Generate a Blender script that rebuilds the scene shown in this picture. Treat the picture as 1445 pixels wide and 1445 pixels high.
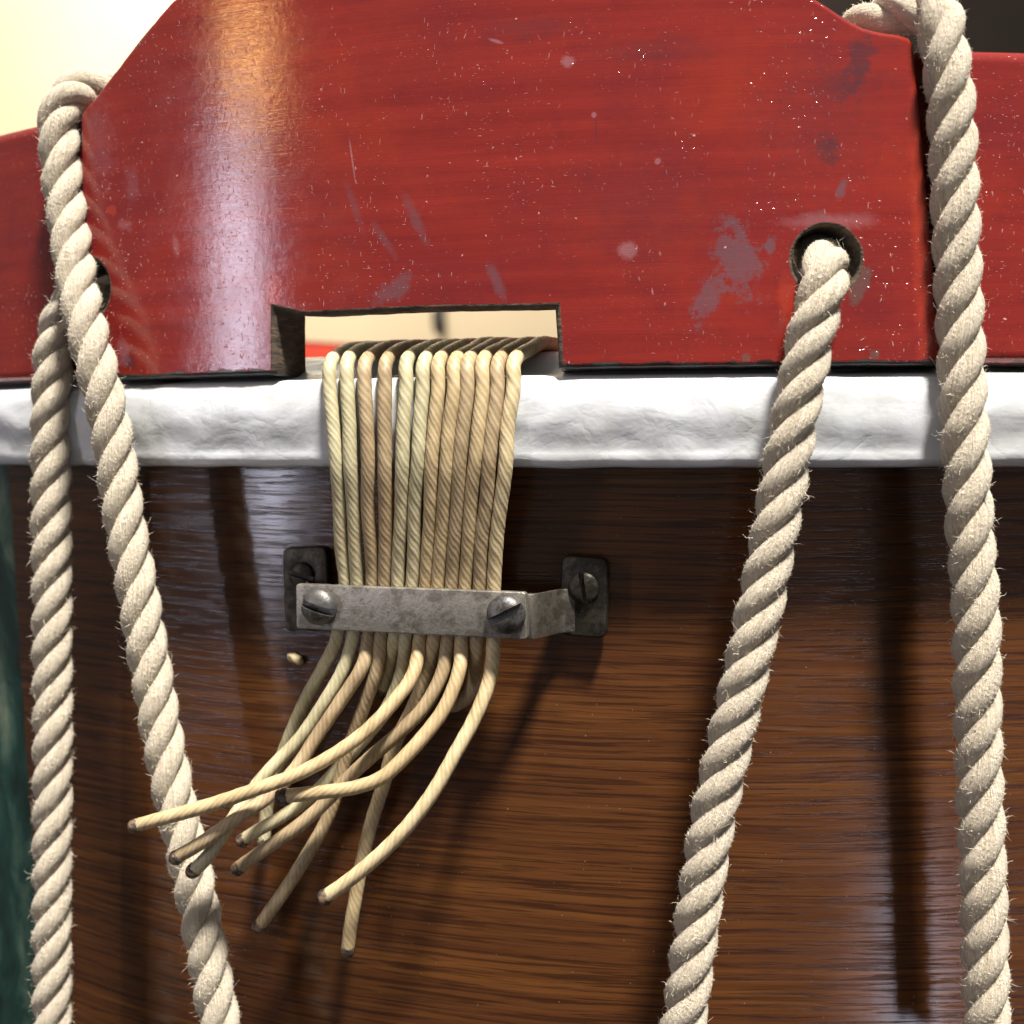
import bpy, bmesh, math, random
from mathutils import Vector, Matrix, noise
random.seed(11)
SC = bpy.context.scene
COL = SC.collection
for o in list(bpy.data.objects):
    bpy.data.objects.remove(o)

# ------------------------------------------------------------------ camera
RS, DC = 0.2145, 0.150            # shell radius, camera to shell distance (metres)
FPX, CX = 1585.5, 722.5           # focal length and centre of the 1445 px photograph
VPX, VPY, ROLL = 909.5, 624.4, -0.0033
CAM = Vector((0, -(RS + DC), 0))
_yaw = math.atan((VPX - CX) / FPX)
_pit = math.atan((CX - VPY) / FPX)
FW = Vector((-math.sin(_yaw) * math.cos(_pit), math.cos(_yaw) * math.cos(_pit), -math.sin(_pit)))
_r = FW.cross(Vector((0, 0, 1))).normalized()
_u = _r.cross(FW)
RT = _r * math.cos(ROLL) + _u * math.sin(ROLL)
UP = _u * math.cos(ROLL) - _r * math.sin(ROLL)
cd = bpy.data.cameras.new('camera')
cam = bpy.data.objects.new('camera', cd)
COL.objects.link(cam)
cam.matrix_world = Matrix(((RT.x, UP.x, -FW.x, CAM.x), (RT.y, UP.y, -FW.y, CAM.y), (RT.z, UP.z, -FW.z, CAM.z), (0, 0, 0, 1)))
cd.sensor_width = 36.0
cd.lens = 36.0 * FPX / 1445.0
cd.clip_start = 0.005
cd.clip_end = 50
cd.dof.use_dof = True
cd.dof.focus_distance = 0.143
cd.dof.aperture_fstop = 22
SC.camera = cam


def ray(x, y):
    return (FW + RT * ((x - CX) / FPX) - UP * ((y - CX) / FPX)).normalized()


def P(x, y, r):
    """photo pixel -> point on the cylinder of radius r about the drum axis (near side)"""
    d = ray(x, y)
    a = d.x * d.x + d.y * d.y
    b = CAM.x * d.x + CAM.y * d.y
    c = CAM.x ** 2 + CAM.y ** 2 - r * r
    disc = max(b * b - a * c, 0)
    return CAM + d * ((-b - math.sqrt(disc)) / a)


def cyl(p):
    return math.atan2(p.x, -p.y), p.z


def PC(th, z, r):
    return Vector((r * math.sin(th), -r * math.cos(th), z))


# ------------------------------------------------------------------ light
w = bpy.data.worlds.new('World')
SC.world = w
w.use_nodes = True
_n, _l = w.node_tree.nodes, w.node_tree.links            # dim room: pale ceiling above, dark floor below
_tc, _sp, _rp = _n.new('ShaderNodeTexCoord'), _n.new('ShaderNodeSeparateXYZ'), _n.new('ShaderNodeValToRGB')
_mr = _n.new('ShaderNodeMapRange')
_mr.inputs[1].default_value = -1.0
_l.new(_tc.outputs['Generated'], _sp.inputs[0])
_l.new(_sp.outputs[2], _mr.inputs[0])
_l.new(_mr.outputs[0], _rp.inputs[0])
_rp.color_ramp.elements[0].position, _rp.color_ramp.elements[0].color = 0.25, (0.20, 0.17, 0.14, 1)
_rp.color_ramp.elements[1].position, _rp.color_ramp.elements[1].color = 0.85, (0.96, 0.95, 0.95, 1)
_l.new(_rp.outputs[0], _n['Background'].inputs[0])
_n['Background'].inputs[1].default_value = 0.31


def aim(o, loc, target):
    o.location = loc
    o.rotation_euler = (Vector(target) - Vector(loc)).to_track_quat('-Z', 'Y').to_euler()


def lamp(name, kind, loc, target, energy, color, **kw):
    l = bpy.data.lights.new(name, kind)
    l.energy = energy
    l.color = color
    for k, v in kw.items():
        setattr(l, k, v)
    o = bpy.data.objects.new(name, l)
    COL.objects.link(o)
    aim(o, loc, target)
    return o


_az, _el, _d = math.radians(34), math.radians(65), 1.7
FOC = P(480, 480, 0.225)
lamp('ceiling_spot', 'SPOT', FOC + Vector((math.sin(_az) * math.cos(_el), -math.cos(_az) * math.cos(_el), math.sin(_el))) * _d,
     FOC, 490, (1.0, 0.955, 0.885), spot_size=math.radians(38), spot_blend=1.0, shadow_soft_size=0.12)


def mirror_dir(x, y, r):
    p = P(x, y, r)
    n = Vector((p.x, p.y, 0)).normalized()
    d = ray(x, y)
    return p, (d - 2 * d.dot(n) * n).normalized()


p_, d_ = mirror_dir(338, 520, 0.2245)
lamp('window_light', 'AREA', p_ + d_ * 1.5, p_, 4.2, (0.80, 0.82, 1.0), shape='RECTANGLE', size=0.055, size_y=0.6)
p_, d_ = mirror_dir(350, 70, 0.2245)
lamp('warm_lamp', 'AREA', p_ + d_ * 1.3, p_, 1.0, (1.0, 0.55, 0.18), shape='DISK', size=0.09)
p_, d_ = mirror_dir(1290, 1420, RS)
lamp('far_window_light', 'AREA', p_ + d_ * 1.6, p_, 1.8, (0.86, 0.84, 1.0), shape='RECTANGLE', size=0.2, size_y=0.34)
lamp('added_wall_fill', 'AREA', (-0.6, 0.75, 1.2), (-0.55, 1.5, 0.35), 36, (1.0, 0.90, 0.72), shape='RECTANGLE', size=0.5, size_y=0.3)  # added lamp behind the drum, only brightens the cream wall

SC.view_settings.view_transform = 'Standard'
SC.view_settings.look = 'None'
SC.view_settings.exposure = 0
SC.view_settings.gamma = 1
SC.view_settings.use_curve_mapping = False


# ------------------------------------------------------------------ material helpers
class NT:
    def __init__(self, name):
        self.m = bpy.data.materials.new(name)
        self.m.use_nodes = True
        self.t = self.m.node_tree
        self.b = self.t.nodes['Principled BSDF']

    def n(self, typ, **kw):
        nd = self.t.nodes.new(typ)
        ins = kw.pop('ins', {})
        for k, v in kw.items():
            setattr(nd, k, v)
        for k, v in ins.items():
            self.set(nd, k, v)
        return nd

    def set(self, nd, k, v):
        s = nd.inputs[k]
        if isinstance(v, bpy.types.NodeSocket):
            self.t.links.new(v, s)
        else:
            s.default_value = v

    def p(self, **kw):
        for k, v in kw.items():
            self.set(self.b, k.replace('_', ' '), v)

    def uv(self):
        return self.n('ShaderNodeUVMap', uv_map='uv').outputs[0]

    def obj(self):
        return self.n('ShaderNodeTexCoord').outputs['Object']

    def map(self, vec, scale=(1, 1, 1), loc=(0, 0, 0), rot=(0, 0, 0)):
        return self.n('ShaderNodeMapping', ins={0: vec, 'Location': loc, 'Scale': scale, 'Rotation': rot}).outputs[0]

    def noise(self, vec, scale, detail=4, rough=0.55, dist=0.0):
        return self.n('ShaderNodeTexNoise', ins={'Vector': vec, 'Scale': scale, 'Detail': detail, 'Roughness': rough, 'Distortion': dist}).outputs[0]

    def vor(self, vec, scale, feature='F1', rnd=1.0):
        return self.n('ShaderNodeTexVoronoi', feature=feature, ins={'Vector': vec, 'Scale': scale, 'Randomness': rnd}).outputs

    def rng(self, v, a, b, c=0.0, d=1.0, smooth=False):
        return self.n('ShaderNodeMapRange', interpolation_type='SMOOTHSTEP' if smooth else 'LINEAR',
                      ins={0: v, 1: a, 2: b, 3: c, 4: d}).outputs[0]

    def math(self, op, a, b=0.0, c=0.0):
        return self.n('ShaderNodeMath', operation=op, ins={0: a, 1: b, 2: c}).outputs[0]

    def mix(self, f, a, b, mode='MIX'):
        nd = self.n('ShaderNodeMix', data_type='RGBA', blend_type=mode)
        self.set(nd, 0, f)
        self.set(nd, 6, a)
        self.set(nd, 7, b)
        return nd.outputs[2]

    def ramp(self, f, stops):
        nd = self.n('ShaderNodeValToRGB', ins={0: f})
        cr = nd.color_ramp
        while len(cr.elements) < len(stops):
            cr.elements.new(0.5)
        for e, (pos, c) in zip(cr.elements, stops):
            e.position = pos
            e.color = (*c, 1)
        return nd.outputs[0]

    def bump(self, h, strength, dist, normal=None):
        nd = self.n('ShaderNodeBump', ins={'Height': h, 'Strength': strength, 'Distance': dist})
        if normal is not None:
            self.set(nd, 'Normal', normal)
        return nd.outputs[0]

    def sep(self, v):
        return self.n('ShaderNodeSeparateXYZ', ins={0: v}).outputs


def C(*a):
    return (*a, 1.0)


def mat_red():
    t = NT('red_paint')
    uv = t.uv()                                              # centimetres along and up the hoop
    nz = t.n('ShaderNodeTexNoise', ins={'Vector': uv, 'Scale': 1.7, 'Detail': 3}).outputs[1]
    wuv = t.n('ShaderNodeVectorMath', operation='MULTIPLY_ADD', ins={0: nz, 1: (0.3, 0.3, 0), 2: uv}).outputs[0]
    streak = t.noise(t.map(uv, (0.22, 4.5, 1)), 1.0, 7, 0.62, 0.1)
    fine = t.noise(t.map(uv, (1.4, 46, 1)), 1.0, 4, 0.65)
    blot = t.noise(uv, 0.42, 6, 0.62)
    col = t.ramp(streak, [(0.25, (0.135, 0.0108, 0.0095)), (0.5, (0.172, 0.0148, 0.0115)), (0.78, (0.215, 0.020, 0.0122))])
    col = t.mix(t.rng(blot, 0.45, 0.72, 0, 0.75), col, C(0.115, 0.0125, 0.0155))
    col = t.mix(t.rng(t.noise(t.map(uv, loc=(7, 3, 0)), 0.45, 4), 0.5, 0.72, 0, 0.6), col, C(0.23, 0.023, 0.010))
    col = t.mix(t.rng(t.noise(uv, 3.5, 6, 0.7), 0.52, 0.75, 0, 0.35), col, C(0.085, 0.010, 0.012))
    rag = t.math('ADD', t.math('MULTIPLY', t.noise(uv, 5.0, 8, 0.78), 1.0), t.math('MULTIPLY', t.math('SUBTRACT', fine, 0.5), 0.12))

    def blob(x, y, a, b, ang, ragged=1.1, soft=0.25):
        """mask of one mark: centre in photo pixels, half axes in mm"""
        th, z = cyl(P(x, y, 0.2245))
        v = t.n('ShaderNodeMapping', vector_type='TEXTURE', ins={0: uv, 'Location': (th * 22.45, z * 100, 0), 'Rotation': (0, 0, math.radians(ang)), 'Scale': (a / 10, b / 10, 1)}).outputs[0]
        v = t.n('ShaderNodeVectorMath', operation='MULTIPLY', ins={0: v, 1: (1, 1, 0)}).outputs[0]
        d = t.n('ShaderNodeVectorMath', operation='LENGTH', ins={0: v}).outputs[1]
        d = t.math('ADD', d, t.math('MULTIPLY', t.math('SUBTRACT', rag, 0.5), 1.2 + ragged * 4.5))
        return t.rng(d, 1.0 + soft, 1.0 - soft, 0, 1)
    GREY, DARK, PALE, ORANGE, GREEN = (0.105, 0.058, 0.070), (0.045, 0.020, 0.026), (0.30, 0.17, 0.19), (0.36, 0.042, 0.016), (0.045, 0.085, 0.075)
    for x, y, a, b, ang, c, k, rg, sf in (
            (1042, 365, 2.2, 4.2, 12, GREY, .9, 1.9, .3), (1000, 420, 1.2, 3.4, -25, GREY, .85, 1.9, .3), (1088, 345, .5, 1.4, -10, GREY, .9, 1.5, .3),
            (1212, 92, 1.3, 3.2, -15, DARK, .8, 1.6, .3), (1190, 118, 3.0, 1.4, 10, DARK, .5, 1.8, .5), (1168, 212, 1.3, 1.6, 0, DARK, .8, 1.5, .35), (1187, 268, .5, 1.2, -15, GREY, .95, .8, .3),
            (885, 352, 1.05, 1.05, 0, PALE, .9, .5, .3), (801, 87, .7, .65, 0, PALE, .8, .7, .4), (700, 395, .65, 2.2, 22, GREY, .7, .5, .4), (557, 408, 3.0, 1.1, 28, GREY, .75, 1.3, .4),
            (586, 308, .6, 3.0, 25, GREY, .6, .8, .5), (541, 337, .5, 2.4, 35, GREY, .5, .6, .5), (497, 225, .12, 2.6, 8, PALE, .9, .2, .3), (500, 290, .5, 2.6, 20, GREY, .45, .9, .5),
            (841, 180, .12, 1.6, 2, DARK, .7, .2, .4), (700, 58, .9, .22, -20, PALE, .9, .2, .3), (838, 162, .3, .35, 0, PALE, .9, .2, .3), (928, 228, .35, .35, 0, PALE, .9, .3, .3),
            (185, 258, 1.1, 2.2, 10, PALE, .30, 1.3, .5), (248, 348, .5, 1.5, 12, PALE, .5, .6, .4), (157, 297, .9, .6, -30, ORANGE, .9, .9, .3), (178, 318, 1.2, .8, -30, PALE, .5, 1.4, .4),
            (140, 195, 2.2, 5.5, 5, PALE, .28, 1.3, .6), (182, 508, .9, 1.2, 20, DARK, .9, .9, .3), (175, 496, 1.2, 1.6, 20, PALE, .6, 1.2, .4),
            (1215, 400, .9, 2.4, -25, GREEN, .95, .8, .2), (1235, 500, .5, .6, 0, GREEN, .9, .8, .3), (1052, 505, .6, .5, 0, GREEN, .9, .8, .3), (200, 42, .9, 2.4, -35, GREEN, .9, .9, .3),
            (1300, 320, 1.0, 21, 3, ORANGE, .75, .7, .5), (1110, 420, 1.0, 2.4, 5, ORANGE, .8, .7, .4), (1170, 312, 4.6, .9, 0, PALE, .6, .6, .5), (385, 415, .9, 2.6, 0, ORANGE, .8, 1.2, .4),  # first strip paints the lit right edge of the crest into the colour
            (900, 300, 7, 5, 0, DARK, .28, 1.5, .8), (1160, 150, 6, 8, -20, DARK, .30, 1.6, .8), (740, 40, 5, 1.2, 0, DARK, .35, 1.5, .6), (930, 70, 6, 1.3, 0, DARK, .35, 1.5, .6)):
        m = t.math('MULTIPLY', blob(x, y, a, b, ang, rg * 0.55, sf), k * (0.45 if c in (PALE, GREEN, ORANGE) else 0.75))
        col = t.mix(m, col, C(*c))
    # worn dark and greenish chips of an older coat along the lower edge
    z = t.sep(uv)[1]
    edge = t.math('ADD', t.rng(z, Z_HB * 100 + 0.42, Z_HB * 100, 0, 0.17), t.rng(z, Z_HB * 100 + 0.10, Z_HB * 100 + 0.03, 0, 0.3))
    chip = t.math('ADD', t.noise(t.map(uv, (1, 1.4, 1), (1, 5, 0)), 4.5, 6, 0.7), edge)
    cm = t.rng(chip, 0.76, 0.80, 0, 0.9)
    col = t.mix(cm, col, t.mix(t.rng(t.noise(uv, 2.5, 2), 0.45, 0.6), C(0.016, 0.014, 0.014), C(0.030, 0.055, 0.050)))
    # dust, lint and rubbed nibs, thickest where the ropes chafe
    cl = t.rng(t.noise(uv, 0.8, 4), 0.44, 0.66, 0, 0.8)
    for x, y, a, b, k in ((150, 400, 8, 17, 1.0), (30, 330, 9, 22, 1.0), (1235, 420, 9, 11, .9), (320, 380, 6, 16, .8), (230, 40, 12, 10, .6), (1420, 300, 8, 20, .6)):
        cl = t.math('MAXIMUM', cl, t.math('MULTIPLY', blob(x, y, a, b, 0, .5, .6), k))
    d1 = t.vor(wuv, 7.0)
    d2 = t.vor(t.map(wuv, (1.0, 2.0, 1), (3, 8, 0), (0, 0, 0.6)), 15.0)
    d3 = t.vor(t.map(wuv, (3.2, 0.8, 1), (5, 1, 0), (0, 0, 0.55)), 6.0)
    d4 = t.vor(t.map(wuv, (0.7, 2.4, 1), (1, 4, 0), (0, 0, 0.2)), 6.5)
    s1 = t.math('MULTIPLY', t.rng(d1[0], 0.12, 0.05), t.rng(t.sep(d1[1])[0], 0.82, 1.0))
    s2 = t.math('MULTIPLY', t.rng(d2[0], 0.22, 0.08), t.math('MULTIPLY', cl, t.rng(t.sep(d2[1])[1], 0.45, 1.0)))
    s3 = t.math('MULTIPLY', t.rng(d3[0], 0.17, 0.07), t.math('MULTIPLY', cl, t.rng(t.sep(d3[1])[2], 0.50, 1.0)))
    s4 = t.math('MULTIPLY', t.rng(d4[0], 0.12, 0.05), t.math('MULTIPLY', cl, t.rng(t.sep(d4[1])[2], 0.60, 1.0)))
    sp = t.math('MINIMUM', t.math('ADD', t.math('ADD', s1, s2), t.math('ADD', s3, s4)), 1.0)
    col = t.mix(t.math('MULTIPLY', sp, 0.8), col, C(0.50, 0.30, 0.29))
    h = t.math('ADD', t.math('MULTIPLY', streak, 0.25), t.math('MULTIPLY', fine, 0.13))
    h = t.math('ADD', h, t.math('MULTIPLY', t.noise(uv, 8, 5, 0.6), 0.2))
    h = t.math('ADD', h, t.math('MULTIPLY', sp, 0.7))
    h = t.math('SUBTRACT', h, t.math('MULTIPLY', cm, 0.4))
    r = t.math('ADD', t.rng(t.noise(uv, 2.2, 5), 0.3, 0.7, 0.07, 0.16), t.math('MULTIPLY', cm, 0.22))
    t.p(Base_Color=col, Roughness=r, Normal=t.bump(h, 0.5, 0.00019), IOR=1.5)
    t.p(**{'Specular IOR Level': 0.6})
    return t.m


def mat_cutwood():
    t = NT('bare_cut_wood')
    o = t.obj()
    n = t.noise(t.map(o, (1, 1, 3.5)), 420, 5, 0.65)
    col = t.ramp(n, [(0.3, (0.016, 0.010, 0.006)), (0.55, (0.062, 0.040, 0.024)), (0.8, (0.14, 0.095, 0.06))])
    t.p(Base_Color=col, Roughness=0.85, Normal=t.bump(n, 0.8, 0.0004))
    return t.m


def mat_inner():
    t = NT('hoop_inside_paint')
    o = t.obj()
    n = t.noise(t.map(o, (1, 1, 3)), 60, 5)
    t.p(Base_Color=t.mix(n, C(0.36, 0.03, 0.016), C(0.52, 0.055, 0.025)), Roughness=0.45)
    return t.m


def mat_shell():
    t = NT('varnished_wood')
    uv0 = t.uv()
    y = t.sep(uv0)
    warp = t.noise(t.map(uv0, (0.10, 0.35, 1)), 1.0, 3)
    yy = t.math('ADD', y[1], t.math('MULTIPLY', t.math('SUBTRACT', warp, 0.5), 0.35))
    uv = t.n('ShaderNodeCombineXYZ', ins={0: y[0], 1: yy}).outputs[0]
    big = t.noise(t.map(uv, (0.07, 0.9, 1)), 1.0, 5, 0.6)
    mid = t.noise(t.map(uv, (0.11, 7.0, 1)), 1.0, 8, 0.72)
    fine = t.noise(t.map(uv, (0.40, 48, 1), (9, 1, 0)), 1.0, 5, 0.7)
    pore = t.noise(t.map(uv, (0.50, 19, 1), (4, 2, 0)), 1.0, 5, 0.6)
    g = t.math('ADD', t.math('MULTIPLY', mid, 0.65), t.math('MULTIPLY', fine, 0.35))
    col = t.ramp(g, [(0.36, (0.033, 0.0105, 0.0042)), (0.47, (0.072, 0.0250, 0.0074)), (0.56, (0.108, 0.0400, 0.0105)), (0.70, (0.158, 0.0620, 0.0150))])
    col = t.mix(t.rng(big, 0.38, 0.64, 0.5, 0), col, C(0.050, 0.0165, 0.0075))
    pm = t.math('MULTIPLY', t.rng(pore, 0.51, 0.565, 0, 1), t.rng(fine, 0.36, 0.52, 0.35, 1.0))
    col = t.mix(t.math('MULTIPLY', pm, 0.72), col, C(0.016, 0.0055, 0.003))
    # the green painted field of the shell begins at a slanting line
    s = t.math('ADD', y[0], t.math('MULTIPLY', y[1], GREEN_K))
    wob = t.math('MULTIPLY', t.math('SUBTRACT', t.noise(uv0, 2.0, 3), 0.5), 0.10)
    gm = t.rng(t.math('ADD', s, wob), GREEN_S - 0.03, GREEN_S + 0.03, 1, 0)
    gn = t.noise(t.map(uv0, (0.6, 0.35, 1)), 1.6, 6, 0.6, 0.6)
    gcol = t.ramp(gn, [(0.34, (0.004, 0.018, 0.015)), (0.50, (0.011, 0.045, 0.037)), (0.60, (0.050, 0.100, 0.074)), (0.72, (0.17, 0.21, 0.15))])
    col = t.mix(gm, col, gcol)
    # dust
    dv = t.vor(uv0, 6.5)
    sp = t.math('MULTIPLY', t.rng(dv[0], 0.055, 0.03), t.rng(t.sep(dv[1])[0], 0.76, 0.80))
    dl = t.vor(t.map(uv0, (3.4, 0.9, 1), (2, 1, 0), (0, 0, 0.7)), 5)
    sp2 = t.math('MULTIPLY', t.rng(dl[0], 0.06, 0.03), t.rng(t.sep(dl[1])[1], 0.78, 0.8))
    sp = t.math('MINIMUM', t.math('ADD', sp, sp2), 1.0)
    col = t.mix(t.math('MULTIPLY', sp, 0.6), col, C(0.45, 0.36, 0.27))
    h = t.math('SUBTRACT', t.math('MULTIPLY', fine, 0.25), t.math('MULTIPLY', pm, 0.35))
    h = t.math('ADD', h, t.math('MULTIPLY', sp, 0.7))
    h = t.math('ADD', h, t.math('MULTIPLY', t.noise(uv0, 7, 3), 0.2))
    nb = t.bump(h, 0.30, 0.00012)
    t.p(Base_Color=col, Roughness=t.rng(t.noise(uv0, 1.2, 4), 0.3, 0.7, 0.12, 0.20), Normal=nb)
    t.p(**{'Specular IOR Level': 0.5})
    return t.m


def mat_skin():
    t = NT('calfskin')
    o = t.obj()
    n = t.noise(o, 90, 6, 0.6)
    n2 = t.noise(o, 900, 4, 0.7)
    n3 = t.noise(t.map(o, (1, 1, 2.2)), 240, 5, 0.62)
    col = t.ramp(n, [(0.3, (0.44, 0.445, 0.44)), (0.55, (0.545, 0.56, 0.58)), (0.8, (0.62, 0.635, 0.66))])
    col = t.mix(t.rng(n3, 0.60, 0.74, 0, 0.5), col, C(0.40, 0.36, 0.30))
    cr = t.math('ABSOLUTE', t.math('SUBTRACT', t.noise(t.map(o, (1, 1, 1.3)), 170, 3, 0.5, 0.6), 0.5))
    h = t.math('ADD', t.math('ADD', t.math('MULTIPLY', n3, 0.4), t.math('MULTIPLY', n2, 0.16)), t.math('MULTIPLY', t.rng(cr, 0, 0.12), 0.2))
    t.p(Base_Color=col, Roughness=0.36, Normal=t.bump(h, 0.45, 0.00028))
    t.p(**{'Subsurface Weight': 0.12, 'Subsurface Radius': (0.002, 0.0015, 0.001), 'Subsurface Scale': 0.5})
    return t.m


def mat_rope():
    t = NT('hemp_rope')
    uv = t.uv()                                              # u: cm along, v: turns around
    y = t.sep(uv)
    lay = t.n('ShaderNodeCombineXYZ', ins={0: t.math('ADD', t.math('MULTIPLY', y[1], 1.0), t.math('MULTIPLY', y[0], 0.50)), 1: y[0]}).outputs[0]
    yarn = t.noise(t.map(lay, (30, 1.1, 1)), 1.0, 4, 0.65)
    o = t.obj()
    big = t.noise(o, 130, 4)
    fib = t.noise(t.map(lay, (70, 5, 1)), 1.0, 3, 0.7)
    col = t.ramp(yarn, [(0.28, (0.38, 0.30, 0.20)), (0.48, (0.60, 0.51, 0.375)), (0.72, (0.76, 0.68, 0.53))])
    col = t.mix(t.rng(big, 0.42, 0.7, 0, 0.55), col, C(0.52, 0.445, 0.34))
    col = t.mix(t.rng(t.noise(o, 420, 5, 0.7), 0.58, 0.72, 0, 0.5), col, C(0.34, 0.265, 0.175))
    nap = t.noise(t.map(o, (1, 1, 0.7)), 2600, 5, 0.75)
    col = t.mix(t.rng(nap, 0.30, 0.48, 0.55, 0), col, C(0.32, 0.25, 0.165))
    h = t.math('ADD', t.math('ADD', yarn, t.math('MULTIPLY', fib, 0.5)), t.math('MULTIPLY', nap, 0.9))
    t.p(Base_Color=col, Roughness=0.82, Normal=t.bump(h, 1.0, 0.0006))
    t.p(**{'Sheen Weight': 0.25, 'Sheen Roughness': 0.5, 'Specular IOR Level': 0.35})
    return t.m


def mat_fibre():
    t = NT('loose_fibre')
    t.p(Base_Color=C(0.72, 0.64, 0.50), Roughness=0.75)
    return t.m


def mat_gut(name, a, b, c):
    t = NT(name)
    uv = t.uv()
    y = t.sep(uv)
    ph = t.math('ADD', y[1], t.math('MULTIPLY', y[0], 1.35))
    lay = t.n('ShaderNodeCombineXYZ', ins={0: ph, 1: y[0]}).outputs[0]
    # a seamless twist: three plies around, plus uneven fibres along the lay
    ply = t.math('SINE', t.math('MULTIPLY', ph, 6.2832 * 3))
    fib = t.math('SINE', t.math('ADD', t.math('MULTIPLY', ph, 6.2832 * 7), t.math('MULTIPLY', t.noise(uv, 1.6, 4), 14.0)))
    o = t.obj()
    nz = t.noise(o, 260, 4, 0.6)
    bl = t.noise(o, 70, 3)
    f = t.math('ADD', t.math('MULTIPLY', fib, 0.055), t.math('ADD', t.math('MULTIPLY', nz, 0.65), t.math('MULTIPLY', ply, 0.03)))
    col = t.ramp(f, [(0.12, a), (0.36, b), (0.62, c)])
    col = t.mix(t.rng(bl, 0.5, 0.75, 0, 0.45), col, C(0.30, 0.20, 0.095))
    h = t.math('ADD', t.math('MULTIPLY', ply, 0.2), t.math('ADD', t.math('MULTIPLY', fib, 0.2), t.math('MULTIPLY', nz, 0.4)))
    t.p(Base_Color=col, Roughness=0.5, Normal=t.bump(h, 0.55, 0.00012))
    t.p(**{'Subsurface Weight': 0.1, 'Subsurface Radius': (0.0012, 0.0008, 0.0004), 'Subsurface Scale': 0.4})
    return t.m


def mat_end():
    t = NT('singed_gut_end')
    n = t.noise(t.obj(), 1200, 4)
    t.p(Base_Color=t.mix(t.rng(n, 0.4, 0.65), C(0.02, 0.014, 0.012), C(0.17, 0.11, 0.065)), Roughness=0.6, Normal=t.bump(n, 1.0, 0.0003))
    return t.m


def mat_metal(name, base, dirt, k):
    t = NT(name)
    o = t.obj()
    n = t.noise(o, 330, 6, 0.68)
    n2 = t.noise(o, 1300, 4, 0.7)
    m = t.rng(n, 0.5 - k, 0.62 - k)
    col = t.mix(m, base, dirt)
    col = t.mix(t.rng(n2, 0.58, 0.68, 0, 0.75), col, C(0.045, 0.04, 0.036))
    t.p(Base_Color=col, Metallic=t.rng(n, 0.4, 0.7, 0.85, 0.45), Roughness=t.rng(n2, 0.3, 0.7, 0.34, 0.6),
        Normal=t.bump(t.math('ADD', n, t.math('MULTIPLY', n2, 0.6)), 0.5, 0.0002))
    return t.m


def mat_plain(name, col, rough, bump=0.0, scale=30):
    t = NT(name)
    o = t.obj()
    n = t.noise(o, scale, 5)
    c = C(*col)
    t.p(Base_Color=t.mix(n, C(*[v * 0.78 for v in col]), C(*[min(v * 1.15, 0.9) for v in col])), Roughness=rough)
    if bump:
        t.p(Normal=t.bump(n, 0.6, bump))
    return t.m


_a, _b = cyl(P(14, 700, RS)), cyl(P(42, 1130, RS))
GREEN_K = -((_a[0] - _b[0]) * RS) / (_a[1] - _b[1])
GREEN_S = (_a[0] * RS + _a[1] * GREEN_K) * 100
Z_HB = P(800, 521, 0.2245).z
M_RED, M_CUT, M_IN, M_SHELL, M_SKIN, M_ROPE, M_FIB, M_END = mat_red(), mat_cutwood(), mat_inner(), mat_shell(), mat_skin(), mat_rope(), mat_fibre(), mat_end()
M_GUT = [mat_gut('pale_green_gut', (0.25, 0.215, 0.12), (0.42, 0.375, 0.23), (0.55, 0.505, 0.34)),
         mat_gut('amber_gut', (0.24, 0.17, 0.085), (0.42, 0.32, 0.175), (0.58, 0.46, 0.285)),
         mat_gut('straw_gut', (0.30, 0.23, 0.12), (0.50, 0.40, 0.23), (0.62, 0.52, 0.34)),
         mat_gut('brown_stained_gut', (0.17, 0.115, 0.06), (0.33, 0.245, 0.14), (0.50, 0.40, 0.25))]
M_BAR = mat_metal('tarnished_nickel', C(0.27, 0.25, 0.215), C(0.12, 0.108, 0.09), 0.02)
M_DARKM = mat_metal('shaded_steel', C(0.060, 0.052, 0.040), C(0.018, 0.014, 0.010), 0.06)  # base plate steel, colour darkened to stand for the skin hoop's shadow
M_STRAP = mat_metal('dull_strap_steel', C(0.15, 0.135, 0.11), C(0.055, 0.046, 0.036), 0.03)
M_SCREW = mat_metal('screw_steel', C(0.13, 0.125, 0.12), C(0.035, 0.03, 0.026), 0.0)


# ------------------------------------------------------------------ mesh helpers
def link(name, me, parent=None, mats=(), smooth=True):
    o = bpy.data.objects.new(name, me)
    COL.objects.link(o)
    for m in mats:
        me.materials.append(m)
    if parent is not None:
        o.parent = parent
    if smooth:
        me.polygons.foreach_set('use_smooth', [True] * len(me.polygons))
    return o


def tag(o, label=None, cat=None, group=None, kind=None):
    for k, v in (('label', label), ('category', cat), ('group', group), ('kind', kind)):
        if v:
            o[k] = v
    return o


def empty(name, loc, label, cat, group=None):
    o = bpy.data.objects.new(name, None)
    o.empty_display_size = 0.01
    COL.objects.link(o)
    o.location = loc
    return tag(o, label, cat, group)


def under(o, root):
    """parent with the root's offset taken out, so world coordinates stay as built"""
    o.parent = root
    o.matrix_parent_inverse = Matrix.Translation(root.location).inverted()
    return o


def mesh(name, verts, faces, uvs=None):
    me = bpy.data.meshes.new(name)
    me.from_pydata([tuple(v) for v in verts], [], faces)
    if uvs:
        l = me.uv_layers.new(name='uv')
        for poly in me.polygons:
            for li, u in zip(poly.loop_indices, uvs[poly.index]):
                l.data[li].uv = u
    return me


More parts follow.
